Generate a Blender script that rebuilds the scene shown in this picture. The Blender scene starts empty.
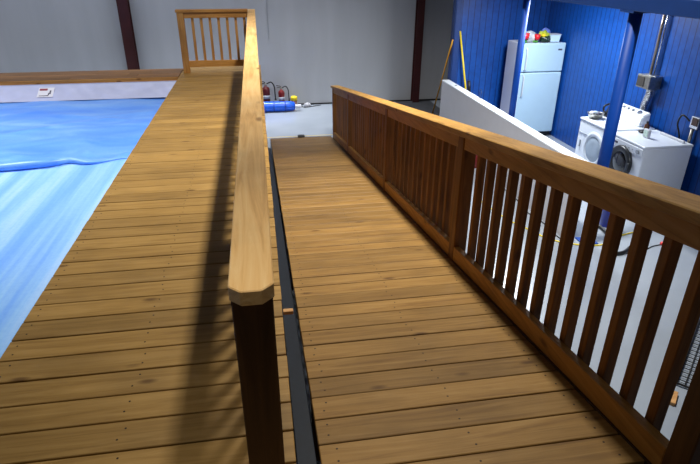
import bpy, bmesh, math, random
from mathutils import Vector, Matrix
random.seed(7)
scn = bpy.context.scene
COL = scn.collection
PI = math.pi

# ------------------------------------------------------------------ materials
def new_mat(name):
    m = bpy.data.materials.new(name); m.use_nodes = True
    nt = m.node_tree
    b = nt.nodes['Principled BSDF']
    return m, nt, b
def N(nt, t, **kw):
    n = nt.nodes.new(t)
    for k, v in kw.items(): setattr(n, k, v)
    return n
def ramp(nt, stops):
    r = N(nt, 'ShaderNodeValToRGB')
    e = r.color_ramp.elements
    while len(e) < len(stops): e.new(0.5)
    for i, (p, c) in enumerate(stops):
        e[i].position = p; e[i].color = (*c, 1)
    return r
def lin(r, g, b):
    f = lambda c: ((c/255)/12.92 if c/255 < .04045 else ((c/255+.055)/1.055)**2.4)
    return (f(r), f(g), f(b))
def plain(name, rgb, rough=.5, metal=0, spec=.5, noise=.06, nscale=9, bump=0):
    """solid colour with a faint mottling so that nothing is perfectly flat"""
    m, nt, b = new_mat(name)
    tc = N(nt, 'ShaderNodeTexCoord'); no = N(nt, 'ShaderNodeTexNoise')
    no.inputs['Scale'].default_value = nscale; no.inputs['Detail'].default_value = 4
    nt.links.new(tc.outputs['Object'], no.inputs['Vector'])
    c = lin(*rgb)
    r = ramp(nt, [(.3, tuple(max(0, x*(1-noise)) for x in c)), (.7, tuple(min(1, x*(1+noise)) for x in c))])
    nt.links.new(no.outputs['Fac'], r.inputs['Fac']); nt.links.new(r.outputs['Color'], b.inputs['Base Color'])
    b.inputs['Roughness'].default_value = rough; b.inputs['Metallic'].default_value = metal
    b.inputs['Specular IOR Level'].default_value = spec
    if bump:
        bp = N(nt, 'ShaderNodeBump'); bp.inputs['Strength'].default_value = bump; bp.inputs['Distance'].default_value = .01
        nt.links.new(no.outputs['Fac'], bp.inputs['Height']); nt.links.new(bp.outputs['Normal'], b.inputs['Normal'])
    return m
def glass(name, rgb, rough=.05, alpha=.35):
    m, nt, b = new_mat(name)
    b.inputs['Base Color'].default_value = (*lin(*rgb), 1); b.inputs['Roughness'].default_value = rough
    b.inputs['Alpha'].default_value = alpha
    no = N(nt, 'ShaderNodeTexNoise'); no.inputs['Scale'].default_value = 30
    bp = N(nt, 'ShaderNodeBump'); bp.inputs['Strength'].default_value = .3
    nt.links.new(no.outputs['Fac'], bp.inputs['Height']); nt.links.new(bp.outputs['Normal'], b.inputs['Normal'])
    return m
def wood(name, dark, mid, light, axis, rough=.55, knots=True, spread=1.0, darkened=None):
    """sawn softwood, grain along the given axis; the face attribute 'tone' (0..1) shifts each board"""
    m, nt, b = new_mat(name)
    L = nt.links.new
    tc = N(nt, 'ShaderNodeTexCoord'); at = N(nt, 'ShaderNodeAttribute', attribute_name='tone')
    sc = N(nt, 'ShaderNodeVectorMath', operation='SCALE'); sc.inputs[0].default_value = (37.1, 17.3, 53.7)
    L(at.outputs['Fac'], sc.inputs['Scale'])
    ad = N(nt, 'ShaderNodeVectorMath', operation='ADD')
    L(tc.outputs['Object'], ad.inputs[0]); L(sc.outputs['Vector'], ad.inputs[1])
    mp = N(nt, 'ShaderNodeMapping'); s = [26, 26, 26]; s[axis] = 1.6
    mp.inputs['Scale'].default_value = s
    L(ad.outputs['Vector'], mp.inputs['Vector'])
    n1 = N(nt, 'ShaderNodeTexNoise'); n1.inputs['Scale'].default_value = 1; n1.inputs['Detail'].default_value = 7
    n1.inputs['Roughness'].default_value = .65; n1.inputs['Distortion'].default_value = 1.1
    L(mp.outputs['Vector'], n1.inputs['Vector'])
    r = ramp(nt, [(.25, lin(*dark)), (.5, lin(*mid)), (.75, lin(*light))])
    L(n1.outputs['Fac'], r.inputs['Fac'])
    # board to board tone
    mr = N(nt, 'ShaderNodeMapRange'); mr.inputs['To Min'].default_value = 1-.34*spread; mr.inputs['To Max'].default_value = 1+.2*spread
    L(at.outputs['Fac'], mr.inputs['Value'])
    mu = N(nt, 'ShaderNodeMix', data_type='RGBA', blend_type='MULTIPLY'); mu.inputs['Factor'].default_value = 1
    cmb = N(nt, 'ShaderNodeCombineColor')
    for k in ('Red', 'Green', 'Blue'): L(mr.outputs['Result'], cmb.inputs[k])
    L(r.outputs['Color'], mu.inputs['A']); L(cmb.outputs['Color'], mu.inputs['B'])
    out = mu.outputs['Result']
    # weathered cloudy stains
    n2 = N(nt, 'ShaderNodeTexNoise'); n2.inputs['Scale'].default_value = 2.3; n2.inputs['Detail'].default_value = 5
    L(ad.outputs['Vector'], n2.inputs['Vector'])
    r2 = ramp(nt, [(.45, (1, 1, 1)), (.7, (.70, .70, .72))])
    L(n2.outputs['Fac'], r2.inputs['Fac'])
    m2 = N(nt, 'ShaderNodeMix', data_type='RGBA', blend_type='MULTIPLY'); m2.inputs['Factor'].default_value = .75
    L(out, m2.inputs['A']); L(r2.outputs['Color'], m2.inputs['B']); out = m2.outputs['Result']
    if knots:
        mk = N(nt, 'ShaderNodeMapping'); s = [6.5, 6.5, 6.5]; s[axis] = 2.6
        mk.inputs['Scale'].default_value = s; L(ad.outputs['Vector'], mk.inputs['Vector'])
        vo = N(nt, 'ShaderNodeTexVoronoi'); vo.inputs['Scale'].default_value = 1; L(mk.outputs['Vector'], vo.inputs['Vector'])
        r3 = ramp(nt, [(.05, (.3, .22, .16)), (.13, (1, 1, 1))])
        L(vo.outputs['Distance'], r3.inputs['Fac'])
        m3 = N(nt, 'ShaderNodeMix', data_type='RGBA', blend_type='MULTIPLY'); m3.inputs['Factor'].default_value = .8
        L(out, m3.inputs['A']); L(r3.outputs['Color'], m3.inputs['B']); out = m3.outputs['Result']
    if darkened:                                        # grey darkening, growing towards the lower end
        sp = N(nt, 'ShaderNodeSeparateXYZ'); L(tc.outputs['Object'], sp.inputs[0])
        mw = N(nt, 'ShaderNodeMapRange'); mw.inputs['From Min'].default_value = darkened[0]; mw.inputs['From Max'].default_value = darkened[1]
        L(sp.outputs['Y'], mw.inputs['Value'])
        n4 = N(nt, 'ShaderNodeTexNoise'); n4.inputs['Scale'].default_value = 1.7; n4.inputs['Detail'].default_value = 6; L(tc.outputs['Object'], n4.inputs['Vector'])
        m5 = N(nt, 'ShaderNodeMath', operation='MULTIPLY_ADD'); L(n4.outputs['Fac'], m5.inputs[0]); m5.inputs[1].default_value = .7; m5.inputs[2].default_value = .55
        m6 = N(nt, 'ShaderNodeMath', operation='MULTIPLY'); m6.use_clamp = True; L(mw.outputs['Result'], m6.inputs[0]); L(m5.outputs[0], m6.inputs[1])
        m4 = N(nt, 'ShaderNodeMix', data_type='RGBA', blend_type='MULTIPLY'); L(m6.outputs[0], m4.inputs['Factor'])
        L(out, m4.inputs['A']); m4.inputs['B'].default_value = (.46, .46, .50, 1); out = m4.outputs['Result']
    L(out, b.inputs['Base Color'])
    b.inputs['Roughness'].default_value = rough; b.inputs['Specular IOR Level'].default_value = .35
    bp = N(nt, 'ShaderNodeBump'); bp.inputs['Strength'].default_value = .25; bp.inputs['Distance'].default_value = .004
    L(n1.outputs['Fac'], bp.inputs['Height']); L(bp.outputs['Normal'], b.inputs['Normal'])
    return m
def groove_blue(name, axis):
    """tongue and groove boards painted blue"""
    m, nt, b = new_mat(name); L = nt.links.new
    tc = N(nt, 'ShaderNodeTexCoord'); sx = N(nt, 'ShaderNodeSeparateXYZ'); L(tc.outputs['Object'], sx.inputs[0])
    dv = N(nt, 'ShaderNodeMath', operation='DIVIDE'); dv.inputs[1].default_value = .11
    L(sx.outputs[axis], dv.inputs[0])
    fr = N(nt, 'ShaderNodeMath', operation='FRACT'); L(dv.outputs[0], fr.inputs[0])
    pp = N(nt, 'ShaderNodeMath', operation='PINGPONG'); pp.inputs[1].default_value = .5; L(fr.outputs[0], pp.inputs[0])
    rg = ramp(nt, [(.035, (.12, .26, .4)), (.085, (1, 1, 1))]); L(pp.outputs[0], rg.inputs['Fac'])
    no = N(nt, 'ShaderNodeTexNoise'); no.inputs['Scale'].default_value = 14; no.inputs['Detail'].default_value = 6
    L(tc.outputs['Object'], no.inputs['Vector'])
    rc = ramp(nt, [(.3, lin(3, 62, 138)), (.7, lin(6, 73, 155))]); L(no.outputs['Fac'], rc.inputs['Fac'])
    mu = N(nt, 'ShaderNodeMix', data_type='RGBA', blend_type='MULTIPLY'); mu.inputs['Factor'].default_value = 1
    L(rc.outputs['Color'], mu.inputs['A']); L(rg.outputs['Color'], mu.inputs['B']); L(mu.outputs['Result'], b.inputs['Base Color'])
    b.inputs['Roughness'].default_value = .42
    bp = N(nt, 'ShaderNodeBump'); bp.inputs['Strength'].default_value = .7; bp.inputs['Distance'].default_value = .008
    L(pp.outputs[0], bp.inputs['Height']); 
    b2 = N(nt, 'ShaderNodeBump'); b2.inputs['Strength'].default_value = .25; b2.inputs['Distance'].default_value = .004
    L(no.outputs['Fac'], b2.inputs['Height']); L(b2.outputs['Normal'], b.inputs['Normal'])
    return m
def cover_mat():
    m, nt, b = new_mat('blue pool cover film'); L = nt.links.new
    tc = N(nt, 'ShaderNodeTexCoord')
    at = N(nt, 'ShaderNodeAttribute', attribute_name='taut')        # 1 on the taut near part, 0 on the slack far part
    mp = N(nt, 'ShaderNodeMapping'); mp.inputs['Scale'].default_value = (4.5, .16, 1); mp.inputs['Rotation'].default_value = (0, 0, .03)
    L(tc.outputs['Object'], mp.inputs['Vector'])
    n1 = N(nt, 'ShaderNodeTexNoise'); n1.inputs['Scale'].default_value = 1.5; n1.inputs['Detail'].default_value = 6; n1.inputs['Roughness'].default_value = .6
    L(mp.outputs['Vector'], n1.inputs['Vector'])
    r1 = ramp(nt, [(.36, lin(120, 176, 254)), (.52, lin(150, 200, 255)), (.72, lin(184, 217, 255))]); L(n1.outputs['Fac'], r1.inputs['Fac'])  # pale tones and streaks: reflections on the taut film painted into its colour
    mq = N(nt, 'ShaderNodeMapping'); mq.inputs['Scale'].default_value = (.9, 2.3, 1); mq.inputs['Rotation'].default_value = (0, 0, .25)
    L(tc.outputs['Object'], mq.inputs['Vector'])
    n2 = N(nt, 'ShaderNodeTexNoise'); n2.inputs['Scale'].default_value = 1.5; n2.inputs['Detail'].default_value = 6; n2.inputs['Distortion'].default_value = .8
    L(mq.outputs['Vector'], n2.inputs['Vector'])
    r2 = ramp(nt, [(.3, lin(86, 148, 250)), (.55, lin(112, 170, 255)), (.75, lin(146, 194, 255))]); L(n2.outputs['Fac'], r2.inputs['Fac'])
    mx = N(nt, 'ShaderNodeMix', data_type='RGBA'); L(at.outputs['Fac'], mx.inputs['Factor'])
    L(r2.outputs['Color'], mx.inputs['A']); L(r1.outputs['Color'], mx.inputs['B'])
    # fine dimples of the bubble film
    n3 = N(nt, 'ShaderNodeTexNoise'); n3.inputs['Scale'].default_value = 45; n3.inputs['Detail'].default_value = 3; L(tc.outputs['Object'], n3.inputs['Vector'])
    r3 = ramp(nt, [(.3, (.86, .9, .96)), (.6, (1, 1, 1))]); L(n3.outputs['Fac'], r3.inputs['Fac'])
    mu = N(nt, 'ShaderNodeMix', data_type='RGBA', blend_type='MULTIPLY'); mu.inputs['Factor'].default_value = .8
    L(mx.outputs['Result'], mu.inputs['A']); L(r3.outputs['Color'], mu.inputs['B'])
    L(mu.outputs['Result'], b.inputs['Base Color'])
    b.inputs['Roughness'].default_value = .38; b.inputs['Specular IOR Level'].default_value = .5
    bp = N(nt, 'ShaderNodeBump'); bp.inputs['Strength'].default_value = .12; bp.inputs['Distance'].default_value = .03
    L(n2.outputs['Fac'], bp.inputs['Height'])
    n5 = N(nt, 'ShaderNodeTexNoise', noise_type='RIDGED_MULTIFRACTAL'); n5.inputs['Scale'].default_value = 1.1; n5.inputs['Detail'].default_value = 4
    n5.inputs['Distortion'].default_value = .6
    L(mq.outputs['Vector'], n5.inputs['Vector'])
    mm = N(nt, 'ShaderNodeMapRange'); mm.inputs['To Min'].default_value = .42; mm.inputs['To Max'].default_value = .06
    L(at.outputs['Fac'], mm.inputs['Value'])
    b5 = N(nt, 'ShaderNodeBump'); b5.inputs['Distance'].default_value = .035
    L(mm.outputs['Result'], b5.inputs['Strength']); L(n5.outputs['Fac'], b5.inputs['Height']); L(bp.outputs['Normal'], b5.inputs['Normal'])
    L(b5.outputs['Normal'], b.inputs['Normal'])
    return m
def floor_mat():
    m, nt, b = new_mat('painted concrete floor'); L = nt.links.new
    tc = N(nt, 'ShaderNodeTexCoord')
    n1 = N(nt, 'ShaderNodeTexNoise'); n1.inputs['Scale'].default_value = .9; n1.inputs['Detail'].default_value = 6; L(tc.outputs['Object'], n1.inputs['Vector'])
    r1 = ramp(nt, [(.3, lin(138, 147, 160)), (.7, lin(156, 165, 177))]); L(n1.outputs['Fac'], r1.inputs['Fac'])
    L(r1.outputs['Color'], b.inputs['Base Color'])
    n2 = N(nt, 'ShaderNodeTexNoise'); n2.inputs['Scale'].default_value = 60; L(tc.outputs['Object'], n2.inputs['Vector'])
    bp = N(nt, 'ShaderNodeBump'); bp.inputs['Strength'].default_value = .12; bp.inputs['Distance'].default_value = .004
    L(n2.outputs['Fac'], bp.inputs['Height']); L(bp.outputs['Normal'], b.inputs['Normal'])
    b.inputs['Roughness'].default_value = .22
    return m
def wall_mat():
    m, nt, b = new_mat('grey vinyl wall lining'); L = nt.links.new
    tc = N(nt, 'ShaderNodeTexCoord'); mp = N(nt, 'ShaderNodeMapping'); mp.inputs['Scale'].default_value = (3, 1, .4)
    L(tc.outputs['Object'], mp.inputs['Vector'])
    n1 = N(nt, 'ShaderNodeTexNoise'); n1.inputs['Scale'].default_value = 1.2; n1.inputs['Detail'].default_value = 5; L(mp.outputs['Vector'], n1.inputs['Vector'])
    r1 = ramp(nt, [(.3, lin(168, 171, 178)), (.7, lin(176, 179, 186))]); L(n1.outputs['Fac'], r1.inputs['Fac'])
    L(r1.outputs['Color'], b.inputs['Base Color']); b.inputs['Roughness'].default_value = .6
    n2 = N(nt, 'ShaderNodeTexNoise'); n2.inputs['Scale'].default_value = 25; L(mp.outputs['Vector'], n2.inputs['Vector'])
    bp = N(nt, 'ShaderNodeBump'); bp.inputs['Strength'].default_value = .1; bp.inputs['Distance'].default_value = .01
    L(n2.outputs['Fac'], bp.inputs['Height']); L(bp.outputs['Normal'], b.inputs['Normal'])
    return m

PLANK = wood('stained deck planks', (132, 98, 46), (161, 125, 66), (179, 143, 84), 0, spread=.5)
COPEW = wood('brown coping planks', (88, 60, 34), (120, 84, 48), (140, 102, 62), 0)
RAMPW = wood('worn ramp planks', (116, 82, 40), (148, 112, 58), (168, 132, 78), 0, spread=.55, darkened=(-1.5, 3.5))
RAILY = wood('stained railing timber along', (138, 94, 38), (184, 132, 60), (200, 150, 78), 1, spread=.5)
CAPY = wood('pale handrail timber', (190, 140, 78), (228, 182, 116), (240, 204, 144), 1, spread=.4)
CAPR_W = wood('golden handrail timber', (140, 98, 42), (188, 142, 72), (206, 160, 88), 1, spread=.4)
RAILX = wood('stained railing timber across', (140, 90, 40), (190, 134, 64), (208, 154, 84), 0, spread=.5)
RAILZ = wood('stained upright timber', (88, 52, 17), (142, 90, 33), (166, 110, 47), 2, spread=.6)
POSTZ = wood('dark stained post timber', (66, 42, 20), (96, 62, 30), (116, 78, 40), 2, spread=.5)
UPZ = wood('light upright timber', (150, 98, 44), (194, 138, 68), (210, 158, 88), 2, spread=.5)
SCREW = plain('dark screw heads', (52, 36, 24), .5, .3)
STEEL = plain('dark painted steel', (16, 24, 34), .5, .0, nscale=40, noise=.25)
RED_STEEL = plain('red oxide steel', (62, 22, 22), .45, nscale=5, noise=.2)
BLUE_STEEL = plain('blue painted steel', (6, 60, 146), .5, spec=.25, nscale=6)
BLUE_DARK = plain('blue painted trim', (8, 50, 112), .5)
BLUEX = groove_blue('blue tongue and groove boards', 'X')
BLUEY = groove_blue('blue tongue and groove boards side', 'Y')
WHITE = plain('white painted board', (196, 197, 206), .5, noise=.02)  # greyed white: shade on the half wall face is put into this colour
ENAMEL = plain('white appliance enamel', (232, 238, 246), .3, noise=.015)
GREYPL = plain('grey plastic', (150, 156, 164), .4)
BLACK = plain('black rubber', (18, 18, 20), .45)
DARKGL = plain('dark door glass', (26, 26, 30), .08, spec=.8)
PALEGL = plain('pale frosted door plastic', (160, 174, 188), .25)
CHROME = plain('bright metal', (200, 202, 206), .22, .95)
GALV = plain('galvanised metal', (150, 148, 142), .35, .8, nscale=22, noise=.2)
FOIL = plain('crinkled foil duct', (214, 214, 216), .25, .9, nscale=28, noise=.15, bump=.8)
REDP = plain('red enamel', (112, 20, 22), .35)
REDD = plain('dark red enamel', (78, 18, 22), .35)
YELLOW = plain('yellow plastic', (232, 206, 40), .4)
AMBER = plain('amber painted stick', (196, 140, 24), .45)
GREEN = plain('green plastic', (70, 140, 50), .5)
LIME = plain('yellow green plastic', (178, 190, 60), .5)
SHEET_BLUE = plain('rolled blue sheet', (24, 90, 214), .3, nscale=18, noise=.15, bump=.4)
LINER = plain('white pool liner', (186, 192, 226), .45, nscale=7, noise=.05, bump=.5)
COVER = cover_mat()
FLOOR = floor_mat()
WALL = wall_mat()
CLEAR = glass('clear plastic bag', (236, 244, 246), .12, .35)
PAPER = plain('label paper', (226, 226, 238), .6, noise=.02)
LABELRED = plain('label red print', (150, 60, 80), .6)
LABELDARK = plain('label dark print', (70, 70, 90), .6)
PLYWOOD = wood('bare plywood', (170, 120, 70), (200, 150, 96), (220, 176, 120), 0, knots=False)

# ------------------------------------------------------------------ mesh helpers
FRAME = {}                       # where each thing's own origin stands
class MB:
    def __init__(s): s.bm = bmesh.new(); s.t = s.bm.faces.layers.float.new('tone')
    def _tone(s, faces, tone, mi):
        for f in faces:
            if f.is_valid: f[s.t] = tone; f.material_index = mi
    def hexa(s, pts, bevel=0, tone=None, mi=0, seg=1):
        """8 points: bottom ring then top ring"""
        tone = random.random() if tone is None else tone
        old = set(s.bm.faces)
        v = [s.bm.verts.new(p) for p in pts]
        fs = [s.bm.faces.new([v[i] for i in q]) for q in ((3,2,1,0),(4,5,6,7),(0,1,5,4),(1,2,6,5),(2,3,7,6),(3,0,4,7))]
        if bevel:
            bmesh.ops.bevel(s.bm, geom=list({e for f in fs for e in f.edges}), offset=bevel, segments=seg, affect='EDGES', profile=.5)
        s._tone([f for f in s.bm.faces if f not in old], tone, mi); return s
    def box(s, x0, x1, y0, y1, z0, z1, bevel=0, tone=None, mi=0, seg=1):
        s.hexa([(x0,y0,z0),(x1,y0,z0),(x1,y1,z0),(x0,y1,z0),(x0,y0,z1),(x1,y0,z1),(x1,y1,z1),(x0,y1,z1)], bevel, tone, mi, seg); return s
    def prism(s, poly, z0, z1, tone=None, mi=0, bevel=0):
        tone = random.random() if tone is None else tone
        old = set(s.bm.faces)
        a = [s.bm.verts.new((x, y, z0)) for x, y in poly]; b = [s.bm.verts.new((x, y, z1)) for x, y in poly]
        n = len(poly)
        fs = [s.bm.faces.new(a[::-1]), s.bm.faces.new(b)] + [s.bm.faces.new([a[i], a[(i+1)%n], b[(i+1)%n], b[i]]) for i in range(n)]
        if bevel: bmesh.ops.bevel(s.bm, geom=list({e for f in fs for e in f.edges}), offset=bevel, segments=1, affect='EDGES')
        s._tone([f for f in s.bm.faces if f not in old], tone, mi); return s
    def extrude_xz(s, poly, y0, y1, mi=0, bevel=0):
        """polygon in x,z pushed along y"""
        old = set(s.bm.faces)
        a = [s.bm.verts.new((x, y0, z)) for x, z in poly]; b = [s.bm.verts.new((x, y1, z)) for x, z in poly]
        n = len(poly)
        fs = [s.bm.faces.new(a), s.bm.faces.new(b[::-1])] + [s.bm.faces.new([a[(i+1)%n], a[i], b[i], b[(i+1)%n]]) for i in range(n)]
        if bevel: bmesh.ops.bevel(s.bm, geom=list({e for f in fs for e in f.edges}), offset=bevel, segments=2, affect='EDGES')
        s._tone([f for f in s.bm.faces if f not in old], .5, mi); return s
    def lathe(s, prof, origin=(0,0,0), axis='Z', n=28, mi=0, smooth=True):
        """profile of (radius, height)"""
        o = Vector(origin); rings = []
        for r, h in prof:
            ring = []
            for k in range(n):
                a = 2*PI*k/n; c, sn = r*math.cos(a), r*math.sin(a)
                p = {'Z': (c, sn, h), 'X': (h, c, sn), 'Y': (sn, h, c)}[axis]
                ring.append(s.bm.verts.new(o+Vector(p)))
            rings.append(ring)
        fs = []
        for a, b in zip(rings, rings[1:]):
            for k in range(n): fs.append(s.bm.faces.new([a[k], a[(k+1)%n], b[(k+1)%n], b[k]]))
        for f in fs: f.smooth = smooth
        if prof[0][0] > 1e-5: fs.append(s.bm.faces.new(rings[0][::-1]))
        if prof[-1][0] > 1e-5: fs.append(s.bm.faces.new(rings[-1]))
        s._tone(fs, .5, mi); return s
    def tube(s, pts, r, n=10, mi=0, closed=False):
        pts = [Vector(p) for p in pts]
        rr = r if isinstance(r, (list, tuple)) else [r]*len(pts)
        rings = []; up = None
        for i, p in enumerate(pts):
            if closed: t = pts[(i+1) % len(pts)]-pts[i-1]
            else: t = pts[min(i+1, len(pts)-1)]-pts[max(i-1, 0)]
            t.normalize()
            if up is None: up = Vector((0,0,1)) if abs(t.z) < .9 else Vector((1,0,0))
            a = t.cross(up)
            if a.length < 1e-4: a = t.cross(Vector((.3,.8,.1)))
            a.normalize(); b = a.cross(t).normalized(); up = b
            rings.append([s.bm.verts.new(p+rr[i]*(math.cos(2*PI*k/n)*a+math.sin(2*PI*k/n)*b)) for k in range(n)])
        fs = []
        pairs = list(zip(rings, rings[1:])) + ([(rings[-1], rings[0])] if closed else [])
        for a, b in pairs:
            for k in range(n):
                f = s.bm.faces.new([a[k], a[(k+1)%n], b[(k+1)%n], b[k]]); f.smooth = True; fs.append(f)
        if not closed: fs += [s.bm.faces.new(rings[0][::-1]), s.bm.faces.new(rings[-1])]
        s._tone(fs, .5, mi); return s
    def blob(s, c, r, seed=0, amp=.2, mi=0, sub=3):
        """crumpled rounded lump"""
        rnd = random.Random(seed)
        ret = bmesh.ops.create_icosphere(s.bm, subdivisions=sub, radius=1)
        ph = [rnd.uniform(0, 6) for _ in range(6)]
        for v in ret['verts']:
            p = v.co.copy()
            k = 1+amp*(math.sin(5*p.x+ph[0])*math.cos(4*p.y+ph[1])+.6*math.sin(9*p.z+ph[2])*math.cos(7*p.x+ph[3]))
            z = p.z*k
            if z < -.75: z = -.75
            v.co = (c[0]+p.x*k*r[0], c[1]+p.y*k*r[1], c[2]+(z+.75)*r[2])
        fs = {f for v in ret['verts'] for f in v.link_faces}
        for f in fs: f.smooth = True
        s._tone(fs, .5, mi); return s
    def build(s, name, mats, parent=None):
        me = bpy.data.meshes.new(name)
        bmesh.ops.recalc_face_normals(s.bm, faces=s.bm.faces[:])
        s.bm.to_mesh(me); s.bm.free()
        for m in (mats if isinstance(mats, (list, tuple)) else [mats]): me.materials.append(m)
        o = bpy.data.objects.new(name, me); COL.objects.link(o)
        if parent is not None:
            o.parent = parent
            o.matrix_parent_inverse = Matrix.Identity(4)
            # meshes are written in world coordinates: bring them into the parent's frame
            og_ = FRAME.get(parent.name, (0, 0, 0)); FRAME[o.name] = og_
            me.transform(Matrix.Translation(-Vector(og_)))
        return o
def tag(o, label, cat, group=None, kind=None):
    o['label'] = label; o['category'] = cat
    if group: o['group'] = group
    if kind: o['kind'] = kind
    return o
def thing(name, label, cat, loc=(0,0,0), group=None):
    o = bpy.data.objects.new(name, None); COL.objects.link(o); o.location = loc
    o.empty_display_size = .1
    FRAME[o.name] = tuple(loc)
    return tag(o, label, cat, group)
def part(o, label): o['label'] = label; return o
def struct(name, mb, mat):
    o = mb.build(name, mat); o['kind'] = 'structure'; return o

# ------------------------------------------------------------------ main measures (metres)
FL = -1.25                       # warehouse floor, the deck surface being z = 0
AL = math.radians(8.7); TA = math.tan(AL); RZ = .193
def rz(y): return RZ-TA*y        # ramp surface
BP = .1436                       # board pitch

# ------------------------------------------------------------------ setting
struct('floor', MB().box(-8, 5.3, -4, 12.1, FL-.1, FL), FLOOR)
struct('wall_back', MB().box(-8, 5.3, 11.9, 12.05, FL, 5.2), WALL)
struct('wall_blue_back', MB().box(3.40, 5.12, 9.6, 9.7, FL, 1.3), BLUEX)
struct('wall_blue_right', MB().box(5.12, 5.22, .6, 9.7, FL, 1.3), BLUEY)
struct('wall_upper', MB().box(3.43, 3.51, .6, 9.55, 1.27, 4.6), WALL)
struct('ceiling_laundry', MB().box(3.51, 5.22, .6, 9.7, 1.3, 1.36), WALL)
struct('trim_1', MB().box(3.37, 3.57, .6, 9.55, 1.14, 1.27, .004), BLUE_DARK)          # beam casing over the columns
struct('trim_2', MB().box(3.385, 3.50, 9.575, 9.72, FL, 1.14, .004).box(3.40, 3.43, 9.56, 9.6, FL, 1.14), BLUE_DARK)  # corner board
struct('trim_3', MB().box(.246, .256, 11.885, 11.91, .12, 5.0), GREYPL)                # seam of the wall lining
struct('baseboard_back', MB().box(-8, 5.1, 11.88, 11.9, FL, FL+.03), BLACK)

# white half wall
hw = thing('half_wall', 'long white painted half wall standing between the ramp and the laundry corner', 'half wall', (3.305, 7.3, FL))
MB().box(3.24, 3.37, 4.99, 9.58, FL, -.375).build('wall_panel', WHITE, hw)  # face greyer than the cap, its weaker light painted in
MB().box(3.238, 3.374, 4.985, 9.585, -.375, -.352, .004).build('wall_cap', ENAMEL, hw)

# blue round columns
CX = 3.47
for (y, lab) in ((4.895, 'blue round steel column in front of the white washing machines'),
                 (7.135, 'blue round steel column in front of the white fridge')):
    c = thing('steel_column', lab, 'column', (CX, y, FL), group='blue columns under the beam')
    MB().lathe([(.060 if y < 6 else .044, FL), (.060 if y < 6 else .044, 1.12)], (CX, y, 0)).build('shaft', BLUE_STEEL, c)
    MB().box(CX-.1, CX+.1, y-.1, y+.1, 1.12, 1.14, .003).build('cap_plate', BLUE_DARK, c)
    MB().box(CX-.09, CX+.09, y-.09, y+.09, FL, FL+.012, .003).build('base_plate', BLUE_STEEL, c)

# red oxide I-section columns on the grey wall (web parallel to the wall depth)
def red_column(x0, x1, lean, y, lab, w=.085):
    c = thing('wall_column', lab, 'column', (x0, y, FL), group='red oxide columns on the grey wall')
    def sl(dx0, dx1, dy0, dy1):
        b = MB(); z0, z1 = FL, 5.0
        k = lean
        b.hexa([(x0+dx0,y+dy0,z0),(x0+dx1,y+dy0,z0),(x0+dx1,y+dy1,z0),(x0+dx0,y+dy1,z0),
                (x1+dx0,y+dy0,z1),(x1+dx1,y+dy0,z1),(x1+dx1,y+dy1,z1),(x1+dx0,y+dy1,z1)])
        return b
    sl(-w, w, 0, .014).build('front_flange', RED_STEEL, c)
    sl(-w, w, .17, .184).build('rear_flange', RED_STEEL, c)
    sl(-.006, .006, .014, .17).build('web', RED_STEEL, c)
    return c
red_column(-2.475, -2.455, 0, 11.70, 'dark red steel column on the grey wall behind the pool', w=.1)
red_column(3.385, 3.44, 0, 11.70, 'dark red steel column on the grey wall beside the blue room', w=.072)

# ------------------------------------------------------------------ deck
def planks(mb, x0, x1, y0, n, pitch=BP, joists=(), z=0, jit=.0015):
    for i in range(n):
        a = y0+i*pitch; tn = random.random()
        xa = x0+random.uniform(-jit, jit); xb = x1+random.uniform(-jit, jit)
        dz = random.uniform(-.0012, .0012)
        mb.box(xa, xb, a, a+pitch-.0075, z-.036+dz, z+dz, .0025, tn)
        for j in joists:
            for q in (.3, .72):
                jx = j+random.uniform(-.012, .012); jy = a+pitch*(q+random.uniform(-.05, .05))
                mb.lathe([(.0042, z+dz-.002), (.0042, z+dz+.0006)], (jx, jy, 0), n=8, mi=1)
deck = thing('deck', 'raised wooden deck of cross planks running beside the pool', 'deck', (-.57, 4, FL))
b = MB()
y0 = 1.4720-BP*17
nd = int((9.62-y0)/BP)
planks(b, -1.18, .033, y0, nd, joists=(-1.13, -.58, -.03))
YD = y0+nd*BP
b.build('planking', [PLANK, SCREW], deck)
b = MB()
for k in range(1, 9): b.box(-.004, .026, -.9, YD-.02, FL+.05+.145*(k-1), FL+.05+.145*(k-1)+.14, .003)
b.build('skirt_board', POSTZ, deck)
MB().box(-1.17, -1.13, -.9, 8.5, -.18, -.04, .003).build('joist', RAILY, deck)
for y in (0, 2.2, 4.4, 6.6, 8.8):
    MB().box(-.11, -.02, y, y+.09, FL, -.04).build('leg', POSTZ, deck)
    MB().box(-1.12, -1.03, y, y+.09, FL, -.04).build('leg', POSTZ, deck)
# platform at the head of the ramp, under the photographer
plat = thing('landing_platform', 'wooden plank landing joining the deck to the top of the ramp', 'platform', (.65, 0, FL))
b = MB(); npl = 16
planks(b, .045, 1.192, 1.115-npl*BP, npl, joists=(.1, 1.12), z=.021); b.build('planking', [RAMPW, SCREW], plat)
for x in (.12, 1.05):
    for y in (-.9, .8): MB().box(x, x+.09, y, y+.09, FL, -.04).build('leg', POSTZ, plat)
# coping deck along the far side of the pool
cop = thing('coping_deck', 'narrow plank walkway along the far end of the pool', 'deck', (-4.6, 9.0, FL))
b = MB()
for i in range(5):
    x = -8.0
    while x < -1.2:
        e = min(-1.19, x+random.uniform(2.2, 3.6))
        b.box(x, e-.003, 8.62+i*.1436, 8.62+(i+1)*.1436-.004, -.036, 0, .0025); x = e
b.build('planking', COPEW, cop)
MB().box(-8.0, -1.19, 8.60, 8.62, -.075, -.004, .002).build('fascia_board', RAILX, cop)
for x in (-7.5, -5, -2.6): MB().box(x, x+.09, 9.1, 9.19, FL, -.04).build('leg', POSTZ, cop)

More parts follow.
